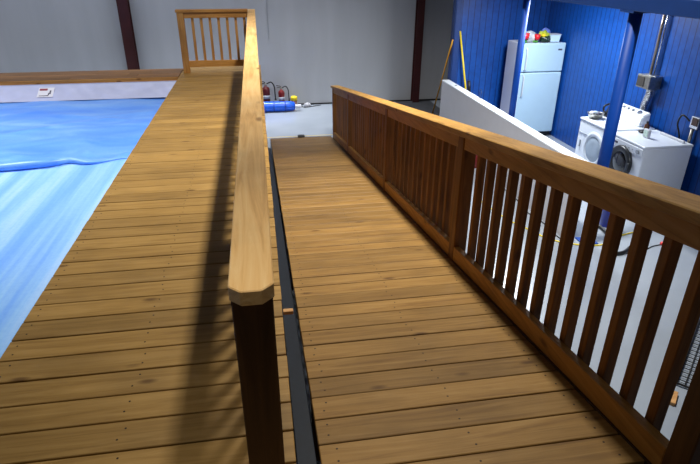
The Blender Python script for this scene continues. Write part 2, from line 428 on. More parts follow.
# ------------------------------------------------------------------ pool
pool = thing('swimming_pool', 'above ground swimming pool with white liner edge and blue inside', 'pool', (-4.2, 4, FL))
b = MB()
b.box(-7.6, -1.2, 8.56, 8.59, FL, -.052)
o = b.build('far_wall', LINER, pool)
MB().box(-1.205, -1.185, -2, 8.56, FL, -.05).build('side_wall', LINER, pool)
MB().box(-7.6, -7.58, -2, 8.56, FL, -.05).build('side_wall', LINER, pool)
MB().box(-7.6, -1.2, -2.03, -2, FL, -.05).build('near_wall', LINER, pool)
# white border of the liner, sloping from the coping down to the water, with its warning sticker
A0, A1 = (8.555, -.058), (8.25, -.222)
def flap(u, x): return (A0[0]+(A1[0]-A0[0])*u, A0[1]+(A1[1]-A0[1])*u+.009*math.sin(9*x+4*u)*math.sin(3.1*u)+.006*math.sin(23*x-9*u+2*math.sin(5*x))*math.sin(3.1*u))
bm = bmesh.new(); rows = []
for k in range(9):
    row = []
    for i in range(261):
        x = -7.58+i*(7.58-1.205)/260; y, z = flap(k/8, x); row.append(bm.verts.new((x+4.2, y-4, z-FL)))
    rows.append(row)
for a, b2 in zip(rows, rows[1:]):
    for i in range(260):
        f = bm.faces.new([a[i], a[i+1], b2[i+1], b2[i]]); f.smooth = True
me = bpy.data.meshes.new('border_flap'); bm.to_mesh(me); bm.free(); me.materials.append(LINER)
fl = bpy.data.objects.new('border_flap', me); COL.objects.link(fl); fl.parent = pool; FRAME[fl.name] = (-4.2, 4, FL)
def onflap(x0, x1, u0, u1, h, nm, mat, par):
    pts = []
    for zz in (h, h+.002):
        for x, u in ((x0, u1), (x1, u1), (x1, u0), (x0, u0)):
            y, z = A0[0]+(A1[0]-A0[0])*u, A0[1]+(A1[1]-A0[1])*u
            pts.append((x, y-zz*.47, z+zz*.88))
    return MB().hexa(pts).build(nm, mat, par)
lab = onflap(-3.11, -2.90, .22, .80, .012, 'warning_sticker', PAPER, fl)
onflap(-3.095, -2.99, .28, .40, .0145, 'red_print', LABELRED, lab)
onflap(-3.085, -2.965, .70, .74, .0145, 'dark_print', LABELDARK, lab)
onflap(-2.955, -2.935, .40, .62, .0145, 'dark_print', LABELDARK, lab)
onflap(-2.970, -2.955, .55, .70, .0145, 'dark_print', LABELDARK, lab)

# cover: a film floating on the water, slack beyond the fold line
def ridge_y(x): return 5.33+.10*math.exp(-((x+1.87)/.12)**2)+.12*math.exp(-((x+1.35)/.18)**2)+.02*math.sin(x*3)
def cover_z(x, y):
    ry = ridge_y(x); d = y-ry
    z = -.235
    fade = 1/(1+math.exp(-(-1.33-x)/.05))*1.0 if x > -2 else 1.0
    z += .03*math.exp(-(d/(.14 if d > 0 else .022))**2)*(fade*.85+.15)          # fold lip
    if d > 0:
        s = min(1, d/.25)
        z += s*(.008*math.sin(3.1*y+1.2*math.sin(1.7*x))+.005*math.sin(5.7*x+2.3*y)+.003*math.sin(11*y-4*x+2*math.sin(3*x)))
        # creases fanning out of the right hand end of the fold
        for (cx, cy, ax, ay, w, h) in ((-1.5, 5.45, .75, 1, .05, .035), (-1.75, 5.6, -.35, 1, .06, .03), (-2.3, 5.6, -1.2, 1, .07, .025), (-1.6, 7.0, -1.6, .8, .05, .018), (-2.9, 6.6, 1, .6, .06, .02), (-1.3, 6.2, .15, 1, .05, .03)):
            l = math.hypot(ax, ay); u = ((x-cx)*ax+(y-cy)*ay)/l; v = (-(x-cx)*ay+(y-cy)*ax)/l
            if u > 0: z += h*math.exp(-(v/(w*(1+u*.6)))**2)*math.exp(-u*.9)*min(1, u*6)
    else:
        z += .004*math.sin(9*x+.3*y)
    return z
bm = bmesh.new(); ty = bm.verts.layers.float.new('taut')
xs = [-7.58+(-1.215+7.58)*(1-(1-i/150)**1.6) for i in range(151)]
ys = [-1.98+(5.0+1.98)*i/40 for i in range(41)]+[5.0+.012*i for i in range(1, 67)]+[5.80+(8.30-5.80)*i/110 for i in range(0, 111)]
gr = []
for y in ys:
    row = []
    for x in xs:
        v = bm.verts.new((x, y, cover_z(x, y))); v[ty] = 1/(1+math.exp((y-ridge_y(x)+.02)/.02)); row.append(v)
    gr.append(row)
for r0, r1 in zip(gr, gr[1:]):
    for k in range(len(xs)-1):
        f = bm.faces.new([r0[k], r0[k+1], r1[k+1], r1[k]]); f.smooth = True
me = bpy.data.meshes.new('pool_cover'); bm.to_mesh(me); bm.free(); me.materials.append(COVER)
cv = bpy.data.objects.new('pool_cover', me); COL.objects.link(cv)
FRAME[cv.name] = (0, 0, 0)
lp = []; lr = []
for i in range(121):
    x = -7.5+(7.5-1.30)*i/120
    k = min(1, (-1.28-x)/.5)
    r = (.020+.010*math.sin(2.1*x)+.006*math.sin(5.3*x+1))*max(.12, k)+.004
    lp.append((x, ridge_y(x)-.012, cover_z(x, ridge_y(x)-.02)+r*.75)); lr.append(r)
MB().tube(lp, lr, 12).build('fold_lip', COVER, cv)
tag(cv, 'bright blue plastic cover floating on the pool with a wrinkled fold', 'pool cover')

# ------------------------------------------------------------------ ramp
ramp_o = thing('ramp', 'long sloping wooden plank ramp running down to the warehouse floor', 'ramp', (.65, 5, FL))
def ramp_xf(o):
    # written with the slope as the y axis: tip it down about x at (0, 0, RZ)
    g = Vector(FRAME[o.name])
    o.data.transform(Matrix.Translation(-g) @ Matrix.Translation((0, 0, RZ)) @ Matrix.Rotation(-AL, 4, 'X') @ Matrix.Translation(g)); return o
s0 = 1.125/math.cos(AL); s1 = 9.43/math.cos(AL)
b = MB(); nr = round((9.47/math.cos(AL)-s0)/BP); RP = (9.47/math.cos(AL)-s0)/nr
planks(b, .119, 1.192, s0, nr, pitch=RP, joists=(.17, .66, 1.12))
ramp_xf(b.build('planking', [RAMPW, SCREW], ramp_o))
b = MB()
sE = s0+nr*RP-.02
for x in (.13, .63, 1.14):
    b = MB().hexa([(x, s0+.05, -.17), (x+.038, s0+.05, -.17), (x+.038, sE-1.1, -.17), (x, sE-1.1, -.17), (x, s0+.05, -.038), (x+.038, s0+.05, -.038), (x+.038, sE-1.1, -.038), (x, sE-1.1, -.038)])
    b.hexa([(x, sE-1.1, -.17), (x+.038, sE-1.1, -.17), (x+.038, sE-.05, -.042), (x, sE-.05, -.042), (x, sE-1.1, -.038), (x+.038, sE-1.1, -.038), (x+.038, sE-.05, -.038), (x, sE-.05, -.038)])
    ramp_xf(b.build('stringer', RAILY, ramp_o))
for y in (2.4, 4.4, 6.2):
    for x in (.17, 1.04): MB().box(x, x+.09, y, y+.09, FL, rz(y)-.06).build('leg', POSTZ, ramp_o)
# dark steel beam filling the slot between deck and ramp
sb = thing('steel_beam', 'dark blue grey steel beam in the slot between deck and ramp', 'beam', (.075, 5, FL))
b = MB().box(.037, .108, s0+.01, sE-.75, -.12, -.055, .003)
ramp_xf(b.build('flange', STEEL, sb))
# bits of wood and tape
sh = MB().box(.036, .085, 2.235, 2.262, -.028, -.008, .002).build('wood_shim', PLYWOOD)
tag(sh, 'small pale wood shim stuck in the dark slot beside the ramp', 'shim')

# ------------------------------------------------------------------ railings
def slope_box(mb, x0, x1, ya, yb, h0, h1, bevel=.003, tone=None):
    mb.hexa([(x0,ya,rz(ya)+h0),(x1,ya,rz(ya)+h0),(x1,yb,rz(yb)+h0),(x0,yb,rz(yb)+h0),
             (x0,ya,rz(ya)+h1),(x1,ya,rz(ya)+h1),(x1,yb,rz(yb)+h1),(x0,yb,rz(yb)+h1)], bevel, tone)
    return mb
rr = thing('ramp_railing', 'sloping brown timber railing with square balusters along the right of the ramp', 'railing', (1.24, 5, FL))
PY = [(.98, 1.07), (3.045, 3.135), (5.10, 5.19), (7.49, 7.58), (9.10, 9.19)]
for i, (a, c) in enumerate(PY):
    bz = max(FL, rz(c)-.28) if i else -.45
    b = MB(); m = (a+c)/2
    b.hexa([(1.195,a,bz),(1.285,a,bz),(1.285,c,bz),(1.195,c,bz),(1.195,a,rz(a)+.857),(1.285,a,rz(a)+.857),(1.285,c,rz(c)+.857),(1.195,c,rz(c)+.857)], .004)
    b.build('post', POSTZ if i == 0 else RAILZ, rr)
CAPR = slope_box(MB(), 1.172, 1.312, .93, 9.22, .857, .897, .004).build('cap_rail', CAPR_W, rr)
for (a, c), (d, e) in zip(PY, PY[1:]):
    slope_box(MB(), 1.202, 1.240, c, d, .775, .857).build('top_rail', RAILY, rr)
    slope_box(MB(), 1.197, 1.237, c, d, .006, .106).build('bottom_rail', RAILY, rr)
    n = max(1, round((d-c)/.141)-1)
    st = (d-c)/(n+1)
    for k in range(n):
        y = c+st*(k+1)
        y0_, y1_ = y-.021, y+.021
        b = MB().hexa([(1.242,y0_,rz(y)-.01),(1.286,y0_,rz(y)-.01),(1.286,y1_,rz(y)-.01),(1.242,y1_,rz(y)-.01),
                       (1.242,y0_,rz(y)+.85),(1.286,y0_,rz(y)+.85),(1.286,y1_,rz(y)+.85),(1.242,y1_,rz(y)+.85)], .003)
        b.build('baluster', RAILZ, rr)

for (a, c), (d, e) in zip(PY, PY[1:]):
    slope_box(MB(), 1.196, 1.236, c+.001, d-.001, -.17 if d < 9 else -.06, 0, .002).build('rim_board', POSTZ, ramp_o)
cr = thing('deck_railing', 'timber railing with pale flat handrail along the right edge of the deck', 'railing', (-.05, 5, 0))
ya = .995
b = MB().prism([(-.100, 8.96), (-.098, ya+.026), (-.072, ya), (-.026, ya), (0, ya+.026), (0.006, 8.96)], .862, .900, tone=.6, bevel=.0025)
b.build('cap_rail', CAPY, cr)
CY = [1.02, 3.02, 5.02, 7.02, 8.855]
for i, y in enumerate(CY):
    MB().box(-.095, -.004, y, y+.09, 0, .862, .003).build('post', POSTZ if i == 0 else RAILZ, cr)
for a, d in zip(CY, CY[1:]):
    MB().box(-.068, -.030, a+.09, d, .77, .862, .003).build('top_rail', RAILY, cr)
    MB().box(-.068, -.030, a+.09, d, .085, .175, .003).build('bottom_rail', RAILY, cr)
    n = round((d-a-.09)/.138); st = (d-a-.09)/n
    first = None
    for k in range(n):
        y = a+.09+st*(k+.5)
        if first is None:
            first = MB().box(-.068, -.030, y-.019, y+.019, .175, .77, .003).build('baluster', RAILZ, cr); fy = y
        else:
            o = first.copy(); COL.objects.link(o); o.parent = cr; o.location = (0, y-fy, 0)

er = thing('end_railing', 'short timber railing closing the far end of the deck', 'railing', (-.6, 8.9, 0))
MB().box(-1.135, -1.04, 8.855, 8.945, 0, .868, .004).build('post', UPZ, er)
MB().box(-1.15, -.102, 8.845, 8.96, .868, .908, .004, tone=.6).build('cap_rail', RAILX, er)
MB().box(-1.04, -.097, 8.87, 8.908, .79, .868, .003, tone=.7).build('top_rail', RAILX, er)
MB().box(-1.04, -.097, 8.87, 8.908, .09, .182, .003, tone=.6).build('bottom_rail', RAILX, er)
first = None
for k in range(7):
    x = -.925+k*.127
    if first is None: first = MB().box(x-.019, x+.019, 8.908, 8.946, .10, .86, .003).build('baluster', UPZ, er)
    else:
        o = first.copy(); COL.objects.link(o); o.parent = er; o.location = (k*.127, 0, 0)

# ------------------------------------------------------------------ floor markings and cords
t = MB().box(.0, 1.30, 9.49, 9.51, FL, FL+.0015).build('floor_tape', plain('dull yellow tape', (190, 164, 60), .6))
tag(t, 'yellow tape strip stuck on the floor at the foot of the ramp', 'tape')
k = MB().box(.60, .72, 9.37, 9.46, FL+.012, FL+.04, .006).build('rubber_stop', BLACK)
tag(k, 'small black rubber block at the lower edge of the ramp', 'block')
def smooth_path(pts, n=8):
    P = [Vector(p) for p in pts]; out = []
    for i in range(len(P)-1):
        p0 = P[max(i-1, 0)]; p1 = P[i]; p2 = P[i+1]; p3 = P[min(i+2, len(P)-1)]
        for k in range(n):
            t = k/n
            out.append(.5*((2*p1)+(p2-p0)*t+(2*p0-5*p1+4*p2-p3)*t*t+(3*p1-p0-3*p2+p3)*t**3))
    out.append(P[-1]); return out
z = FL+.008
o = MB().tube(smooth_path([(2.70,6.3,z),(2.80,5.71,z),(2.875,5.44,z),(2.98,5.23,z),(3.05,5.04,z),(3.19,4.895,z),(3.387,4.80,z),(3.60,4.78,z),(3.80,4.90,z),(4.04,4.986,z),(4.25,5.03,z),(4.7,5.2,z)]), .007, 8).build('extension_cord', YELLOW)
tag(o, 'yellow extension cord lying on the floor past the white half wall', 'cord')
z = FL+.022
o = MB().tube(smooth_path([(3.80,5.20,z),(3.78,5.0,z),(3.64,4.78,z+.017),(3.56,4.58,z),(3.68,4.55,z),(3.85,4.66,z),(4.1,4.86,z+.004),(4.22,4.98,z+.017),(4.35,5.10,z+.004),(4.6,5.3,z)]), .02, 10).build('drain_hose', BLACK)
tag(o, 'thick black hose curving on the floor beside the blue column', 'hose')
pc = thing('power_cord', 'thin black power cord with red plug on the floor', 'cord', (4.1, 4.7, FL))
z = FL+.006
MB().tube(smooth_path([(3.99,4.60,z),(4.03,4.62,z),(4.12,4.66,z),(4.23,4.68,z)]), .006, 8).build('cable', BLACK, pc)
MB().lathe([(.012,4.22),(.02,4.235),(.02,4.29),(.016,4.30),(.016,4.33)], (0, 4.68, FL+.02), 'X', 14).build('plug', plain('red plug plastic', (226, 60, 60), .4), pc)
z = FL+.006
o = MB().tube(smooth_path([(3.20,6.6,z),(3.21,6.1,z),(3.16,5.8,z),(3.215,5.4,z),(3.20,5.1,z),(3.22,4.95,z)]), .006, 8).build('black_cable', BLACK)
tag(o, 'thin black cable along the foot of the white half wall', 'cable')
# wire mesh panel lying on the floor
wm = thing('wire_mesh_rack', 'black wire mesh rack lying on the floor behind the near railing post', 'wire rack', (3.5, 2.8, FL))
b = MB()
ux, uy = Vector((.74, .67, 0)), Vector((.67, -.74, 0)); og = Vector((2.86, 2.66, FL+.02))
for i in range(0, 24): p = og+ux*(i*.055); b.tube([p, p+uy*.66], .004, 6)
for j in range(0, 13): p = og+uy*(j*.055); b.tube([p, p+ux*1.265], .004, 6)
b.build('grid', BLACK, wm)
b = MB()
cs = [og, og+ux*1.265, og+ux*1.265+uy*.66, og+uy*.66]
for p, q in zip(cs, cs[1:]+cs[:1]): b.tube([p, q], .009, 8)
b.build('frame', BLACK, wm)
b = MB(); b.hexa([(2.64,2.52,FL),(2.70,2.46,FL),(2.80,2.56,FL),(2.74,2.62,FL),(2.64,2.52,FL+.03),(2.70,2.46,FL+.03),(2.80,2.56,FL+.03),(2.74,2.62,FL+.03)], .003)
tag(b.build('wood_block', PLYWOOD), 'short wood offcut on the floor by the black wire rack', 'offcut')

# ------------------------------------------------------------------ things by the grey wall
def extinguisher(x, y, s, mat, lab, low):
    e = thing('fire_extinguisher', lab, 'fire extinguisher', (x, y, FL), group='fire extinguishers by the grey wall')
    r = .072*s; h = .40*s
    MB().lathe([(r*.9, FL), (r, FL+.015), (r, FL+h*.86), (r*.85, FL+h*.95), (r*.35, FL+h), (r*.3, FL+h+.03*s)], (x, y, 0)).build('cylinder', mat, e)
    MB().lathe([(r*1.012, FL+h*.10), (r*1.012, FL+h*.3)], (x, y, 0)).build('lower_label' , low, e)
    MB().lathe([(r*1.012, FL+h*.45), (r*1.012, FL+h*.62)], (x, y, 0)).build('paper_label', GREYPL, e)
    MB().lathe([(.02*s, FL+h+.02*s), (.024*s, FL+h+.035*s), (.02*s, FL+h+.07*s)], (x, y, 0), n=14).build('valve', GALV, e)
    b = MB(); zt = FL+h+.07*s
    b.tube([(x+.0, y, zt-.01), (x-.03*s, y, zt+.02), (x-.11*s, y, zt+.03)], .009*s, 8)
    b.tube([(x+.0, y, zt-.02), (x-.03*s, y, zt-.01), (x-.10*s, y, zt-.015)], .008*s, 8)
    b.build('lever', BLACK, e)
    hz = smooth_path([(x+.02*s, y-.01, zt-.02), (x+.10*s, y-.02, zt+.015), (x+.155*s, y-.03, zt-.06*s), (x+.165*s, y-.03, zt-.2*s), (x+.17*s, y-.03, FL+h*.38)])
    MB().tube(hz, [.012*s]*(len(hz)-3)+[.017*s, .02*s, .022*s], 10).build('hose', BLACK, e)
extinguisher(.12, 11.72, 1.12, REDD, 'taller dark red fire extinguisher with green label, standing left behind the blue roll', GREEN)
extinguisher(.44, 11.72, .92, REDP, 'shorter bright red fire extinguisher standing behind the middle of the blue roll', REDP)
c = thing('paint_can', 'small can with bright yellow lid by the grey wall', 'can', (.70, 11.72, FL))
MB().lathe([(.065, FL), (.065, FL+.15)], (.70, 11.72, 0)).build('body', plain('mixed label can', (150, 110, 90), .4, noise=.6, nscale=24), c)
MB().lathe([(.072, FL+.15), (.072, FL+.215), (.06, FL+.225), (.03, FL+.24)], (.70, 11.72, 0)).build('lid', YELLOW, c)
r = thing('cover_roll', 'rolled up shiny blue sheet on a white tube, lying on the floor', 'roll', (.2, 11.35, FL))
ry, rzc = 11.36, FL+.108
MB().lathe([(.055, -.62), (.104, -.61), (.106, -.4), (.108, 0), (.104, .35), (.10, .58), (.085, .68), (.05, .695)], (0, ry, rzc), 'X', 30).build('sheet', SHEET_BLUE, r)
b = MB()
for x in (-.3, -.02, .25, .48): b.lathe([(.106, x), (.110, x+.01), (.106, x+.02)], (0, ry, rzc), 'X', 30)
b.build('fold_band', plain('darker blue band', (16, 60, 170), .35), r)
MB().lathe([(.038, -.7), (.042, -.69), (.042, .81), (.038, .82)], (0, ry, rzc-.01), 'X', 20).build('core_tube', WHITE, r)
o = MB().blob((.98, 11.72, FL), (.075, .06, .045), 3, .25).build('work_glove', WHITE); tag(o, 'crumpled white glove on the floor right of the blue roll', 'glove')
o = MB().tube(smooth_path([(.70,11.6,FL+.008),(.80,11.66,FL+.04),(.92,11.62,FL+.01),(1.1,11.70,FL+.008),(1.28,11.78,FL+.008)]), .008, 8).build('black_cable', BLACK)
tag(o, 'short black cable on the floor by the white glove', 'cable')

# ------------------------------------------------------------------ leaning poles
o = MB().tube([(3.44, 10.62, FL+.022), (3.365, 9.54, .33)], .014, 10).build('wooden_pole', AMBER)
tag(o, 'amber wooden pole leaning on the blue corner left of the half wall', 'pole')
p = thing('broom_pole', 'bright yellow pole standing against the blue boards behind the half wall', 'pole', (3.66, 9.4, FL))
MB().tube([(3.78, 9.40, FL+.02), (3.50, 9.58, .47)], .016, 10).build('shaft', YELLOW, p)
MB().tube([(3.735, 9.46, -.62), (3.705, 9.475, -.36)], .028, 10).build('grip', BLACK, p)
MB().box(3.66, 3.90, 9.33, 9.45, FL, FL+.05, .01).build('head', BLACK, p)
o = MB().tube([(3.335+.05*math.cos(a)*.4, 8.0+.085*math.cos(a), -.349+.07+.07*math.sin(a)) for a in [2*PI*k/28 for k in range(28)]], .0035, 6, closed=True).build('wire_loop', BLACK)
tag(o, 'thin dark wire loop standing on the white half wall', 'wire')
o = MB().box(3.29, 3.33, 9.02, 9.05, -.352, -.343, .003).build('metal_clip', GALV); tag(o, 'small dark metal clip on top of the half wall', 'clip')

# ------------------------------------------------------------------ fridge
fx0, fx1, fy, fyb = 4.300, 5.085, 8.80, 9.36
ft = .345
f = thing('refrigerator', 'tall white top freezer refrigerator in the corner of the blue room', 'fridge', ((fx0+fx1)/2, 9.2, FL))
MB().box(fx0+.005, fx1-.005, fy+.065, fyb, FL+.06, ft-.008, .012, seg=3).build('body', plain('fridge side enamel', (206, 208, 222), .45, noise=.02), f)
FRE = plain('fridge enamel', (172, 200, 217), .3, noise=.015)
d1 = MB().box(fx0, fx1, fy, fy+.06, -.118, ft, .018, seg=3).build('freezer_door', FRE, f)
d2 = MB().box(fx0, fx1, fy, fy+.06, FL+.09, -.130, .018, seg=3).build('fridge_door', FRE, f)
def handle(x, z0, z1, par):
    b = MB().tube(smooth_path([(x, fy+.005, z0), (x, fy-.035, z0+.03), (x, fy-.045, (z0+z1)/2), (x, fy-.035, z1-.03), (x, fy+.005, z1)]), .013, 10)
    b.build('handle', plain('handle grey white', (190, 200, 210), .35), par)
handle(fx0+.095, -.085, .27, d1); handle(fx0+.095, -.52, -.165, d2)
part(MB().box(fx1-.13, fx1-.06, fy-.004, fy+.004, .225, .252, .002).build('badge', LABELDARK, f), 'small dark badge on the freezer door')
MB().box(fx0+.03, fx1-.03, fy+.03, fy+.06, FL+.03, FL+.09).build('kick_grille', BLACK, f)
for x in (fx0+.08, fx1-.08): MB().lathe([(.025, FL), (.025, FL+.06)], (x, fy+.08, 0), n=14).build('foot', BLACK, f)
for x in (fx0+.08, fx1-.08): MB().lathe([(.025, FL), (.025, FL+.06)], (x, fyb-.08, 0), n=14).build('foot', BLACK, f)
# on top of the fridge
bag = thing('plastic_bag', 'clear plastic bag of white and red cups, leftmost on the fridge top', 'bag', (4.50, 8.98, ft))
MB().blob((4.49, 8.99, ft+.001), (.16, .10, .098), 5, .12).build('film', CLEAR, bag)
b = MB()
for (x, y, zz, rr_) in ((4.43, 8.95, .02, .05), (4.58, 8.96, .02, .05), (4.50, 9.02, .06, .05)):
    b.lathe([(rr_*.8, ft+zz), (rr_, ft+zz+.10)], (x, y, 0), n=18)
b.build('white_cup', WHITE, bag)
b = MB().lathe([(.045, ft+.055), (.055, ft+.15)], (4.40, 8.90, 0), n=18).lathe([(.04, ft+.045), (.05, ft+.13)], (4.60, 8.90, 0), n=18)
b.build('red_cup', plain('bright red plastic', (206, 30, 40), .4), bag)
MB().box(4.36, 4.42, 8.88, 8.96, ft+.001, ft+.045, .008).box(4.54, 4.62, 8.88, 8.93, ft+.001, ft+.03, .008).build('green_packet', GREEN, bag)
fd = thing('snack_bag', 'crumpled yellow green bag beside the clear bag on the fridge', 'bag', (4.745, 8.98, ft))
MB().blob((4.757, 8.99, ft+.03), (.085, .08, .085), 9, .22).build('film', LIME, fd)
MB().blob((4.765, 8.955, ft+.001), (.088, .088, .06), 13, .18).build('dark_base', plain('dark green film', (20, 46, 36), .3), fd)
MB().blob((4.72, 8.915, ft+.085), (.04, .03, .03), 4, .2).build('yellow_patch', YELLOW, fd)
tb = thing('storage_tub', 'pale translucent plastic tub on the right of the fridge top', 'tub', (4.95, 8.98, ft))
b = MB(); b.hexa([(4.855,8.90,ft+.001),(5.005,8.90,ft+.001),(5.005,9.05,ft+.001),(4.855,9.05,ft+.001),(4.845,8.89,ft+.115),(5.02,8.89,ft+.115),(5.02,9.06,ft+.115),(4.845,9.06,ft+.115)], .008)
b.build('tub_body', plain('pale blue plastic', (200, 226, 246), .35), tb)
MB().box(4.838, 5.027, 8.883, 9.067, ft+.115, ft+.125, .004).build('lid', WHITE, tb)
o = MB().blob((4.87, 9.16, ft+.001), (.09, .07, .115), 21, .1).build('blue_bag', plain('pale violet blue film', (120, 140, 224), .3)); tag(o, 'lilac blue film bag standing behind the tub on the fridge', 'bag')

# ------------------------------------------------------------------ washer (near) and dryer (far)
wt = -.40
def machine(name, lab, y0, y1, x0, x1, top):
    m = thing(name, lab, 'washing machine' if name == 'washing_machine' else 'dryer', ((x0+x1)/2, (y0+y1)/2, FL))
    MB().box(x0+.004, x1, y0, y1, FL+.03, top-.03, .012, seg=3).build('body', ENAMEL, m)
    MB().box(x0-.006, x1+.002, y0-.006, y1+.006, top-.03, top, .010, seg=3).build('top_panel', ENAMEL, m)
    for x in (x0+.07, x1-.07):
        for y in (y0+.07, y1-.07): MB().lathe([(.025, FL), (.025, FL+.035)], (x, y, 0), n=14).build('foot', BLACK, m)
    return m
wx0, wx1 = 4.395, 5.03
w = machine('washing_machine', 'white front loading washer with dark round glass door, nearest the railing', 5.505, 6.165, wx0, wx1, wt)
MB().box(wx0-.006, wx0+.01, 5.52, 6.15, wt-.135, wt-.04, .004).build('control_panel', plain('control strip white', (222, 228, 236), .35), w)
b = MB(); b.lathe([(.026, wx0-.02), (.028, wx0-.006)], (0, 5.60, wt-.088), 'X', 18); b.build('knob', GREYPL, w)
b = MB()
for y in (5.70, 5.77, 5.84): b.lathe([(.009, wx0-.012), (.009, wx0-.005)], (0, y, wt-.088), 'X', 12)
b.build('button', GREYPL, w)
MB().box(wx0-.009, wx0-.004, 6.0, 6.12, wt-.10, wt-.075, .001).build('badge', LABELDARK, w)
cy, cz = 5.862, -.70
dr = MB().lathe([(.135, wx0+.002), (.205, wx0+.002), (.212, wx0-.02), (.20, wx0-.045), (.165, wx0-.05), (.135, wx0-.03)], (0, cy, cz), 'X', 40).build('door', plain('dark grey door ring', (40, 42, 46), .3), w)
MB().lathe([(.14, wx0-.012), (.138, wx0-.03), (.10, wx0-.05), (.04, wx0-.062), (0.0001, wx0-.064)], (0, cy, cz), 'X', 36).build('door_glass', DARKGL, dr)
b = MB(); b.box(wx0-.058, wx0-.04, cy-.225, cy-.19, cz-.05, cz+.05, .005); b.build('door_latch', BLACK, dr)

d = machine('clothes_dryer', 'white clothes dryer with raised rear console and pale round door, left of the washer', 6.235, 6.935, 4.415, 5.05, wt)
dx0 = 4.415
b = MB(); b.extrude_xz([(4.86, wt), (5.00, wt), (5.00, wt+.18), (4.965, wt+.18), (4.885, wt+.135)], 6.30, 6.945, bevel=.012)
cons = b.build('console', ENAMEL, d)
b = MB()
def knob_at(y, s):
    n = Vector((-.49, 0, .87)).normalized(); c0 = Vector((4.923, y, wt+.159))
    return MB().tube([c0-n*.004, c0+n*.012, c0+n*.022], [.026*s, .026*s, .021*s], 16)
for y, s in ((6.42, 1.25), (6.56, .7), (6.66, .7), (6.76, .7), (6.86, .7)): knob_at(y, s).build('knob', GREYPL if s < 1 else CHROME, cons)
MB().box(dx0-.006, dx0+.008, 6.25, 6.92, wt-.20, wt-.195, .001).build('panel_seam', GREYPL, d)
cy2, cz2 = 6.50, -.74
dd = MB().lathe([(.17, dx0+.002), (.225, dx0+.002), (.23, dx0-.012), (.215, dx0-.022), (.18, dx0-.024), (.17, dx0-.012)], (0, cy2, cz2), 'X', 40).build('door', plain('door ring white', (206, 213, 222), .35), d)
MB().lathe([(.175, dx0-.006), (.165, dx0-.016), (.08, dx0-.02), (0.0001, dx0-.021)], (0, cy2, cz2), 'X', 36).build('door_window', PALEGL, dd)
MB().box(dx0-.012, dx0+.004, 6.83, 6.855, -.80, -.70, .004).build('handle', GREYPL, d)

# things on the machines
bw = thing('steel_bowl', 'shiny steel bowl with small items, on the front of the dryer top', 'bowl', (4.555, 6.82, wt))
MB().lathe([(.06, wt+.001), (.085, wt+.015), (.105, wt+.07), (.112, wt+.078), (.102, wt+.072), (.08, wt+.02), (.0001, wt+.014)], (4.555, 6.82, 0), n=30).build('bowl_body', GALV, bw)
for (nm, x, y, zz, rr_, mt) in (('white_packet', 4.56, 6.83, .055, .038, WHITE), ('dark_packet', 4.63, 6.77, .06, .035, LABELDARK), ('pale_packet', 4.62, 6.84, .055, .036, PALEGL)):
    o = MB().blob((x-.045, y+.02, wt+zz-.02), (rr_, rr_, rr_*.9), int(zz*999), .18).build('bowl_filling', mt, bw)
ir = thing('clothes_iron', 'dark clothes iron standing upright behind the steel bowl', 'iron', (4.78, 6.99, wt))
b = MB(); b.prism([(4.74, 6.83), (4.84, 6.83), (4.85, 6.93), (4.79, 6.96), (4.73, 6.93)], wt+.001, wt+.03, bevel=.006); b.build('heel', BLACK, ir)
b = MB(); b.hexa([(4.82,6.84,wt+.02),(4.845,6.84,wt+.02),(4.845,6.94,wt+.02),(4.82,6.94,wt+.02),(4.825,6.885,wt+.20),(4.845,6.885,wt+.20),(4.845,6.895,wt+.20),(4.825,6.895,wt+.20)], .003); b.build('soleplate', CHROME, ir)
b = MB().hexa([(4.75,6.845,wt+.02),(4.82,6.845,wt+.02),(4.82,6.935,wt+.02),(4.75,6.935,wt+.02),(4.80,6.88,wt+.19),(4.825,6.88,wt+.19),(4.825,6.90,wt+.19),(4.80,6.90,wt+.19)], .008); b.build('housing', plain('dark iron plastic', (44, 52, 66), .35), ir)
MB().tube(smooth_path([(4.76, 6.89, wt+.04), (4.71, 6.89, wt+.09), (4.715, 6.89, wt+.15), (4.80, 6.89, wt+.18)]), .014, 10).build('handle', BLACK, ir)
ck = thing('small_box', 'small white framed card box standing on the washer top', 'box', (4.66, 5.86, wt))
b = MB(); b.box(4.64, 4.675, 5.81, 5.91, wt+.001, wt+.105, .004); b.build('box_body', WHITE, ck)
b = MB(); b.box(4.637, 4.641, 5.82, 5.90, wt+.015, wt+.093); b.build('front_card', plain('pale green print', (176, 196, 186), .5, noise=.2, nscale=40), ck)
o = MB().blob((4.76, 6.07, wt+.001), (.055, .05, .018), 8, .25).build('dark_cloth', BLACK); tag(o, 'small crumpled black cloth beside the white card box on the washer', 'cloth')
bt = thing('brown_bottle', 'small brown bottle at the back of the washer top', 'bottle', (4.845, 6.13, wt))
MB().lathe([(.03, wt+.001), (.032, wt+.01), (.032, wt+.075), (.014, wt+.095), (.014, wt+.105)], (4.845, 6.13, 0), n=18).build('bottle_body', plain('brown glass', (92, 58, 40), .2), bt)
MB().lathe([(.017, wt+.105), (.017, wt+.125)], (4.845, 6.13, 0), n=16).build('cap', BLACK, bt)
o = MB().box(4.93, 4.96, 5.56, 5.98, wt+.001, wt+.03, .006).build('white_strip', WHITE); tag(o, 'white plastic strip lying along the back of the washer top', 'strip')
o = MB().tube(smooth_path([(4.50, 6.40, wt+.004), (4.60, 6.50, wt+.004), (4.62, 6.62, wt+.004), (4.70, 6.68, wt+.004)]), .004, 6).build('wire_hanger', GALV); tag(o, 'thin bent wire lying across the dryer top by the column', 'wire')

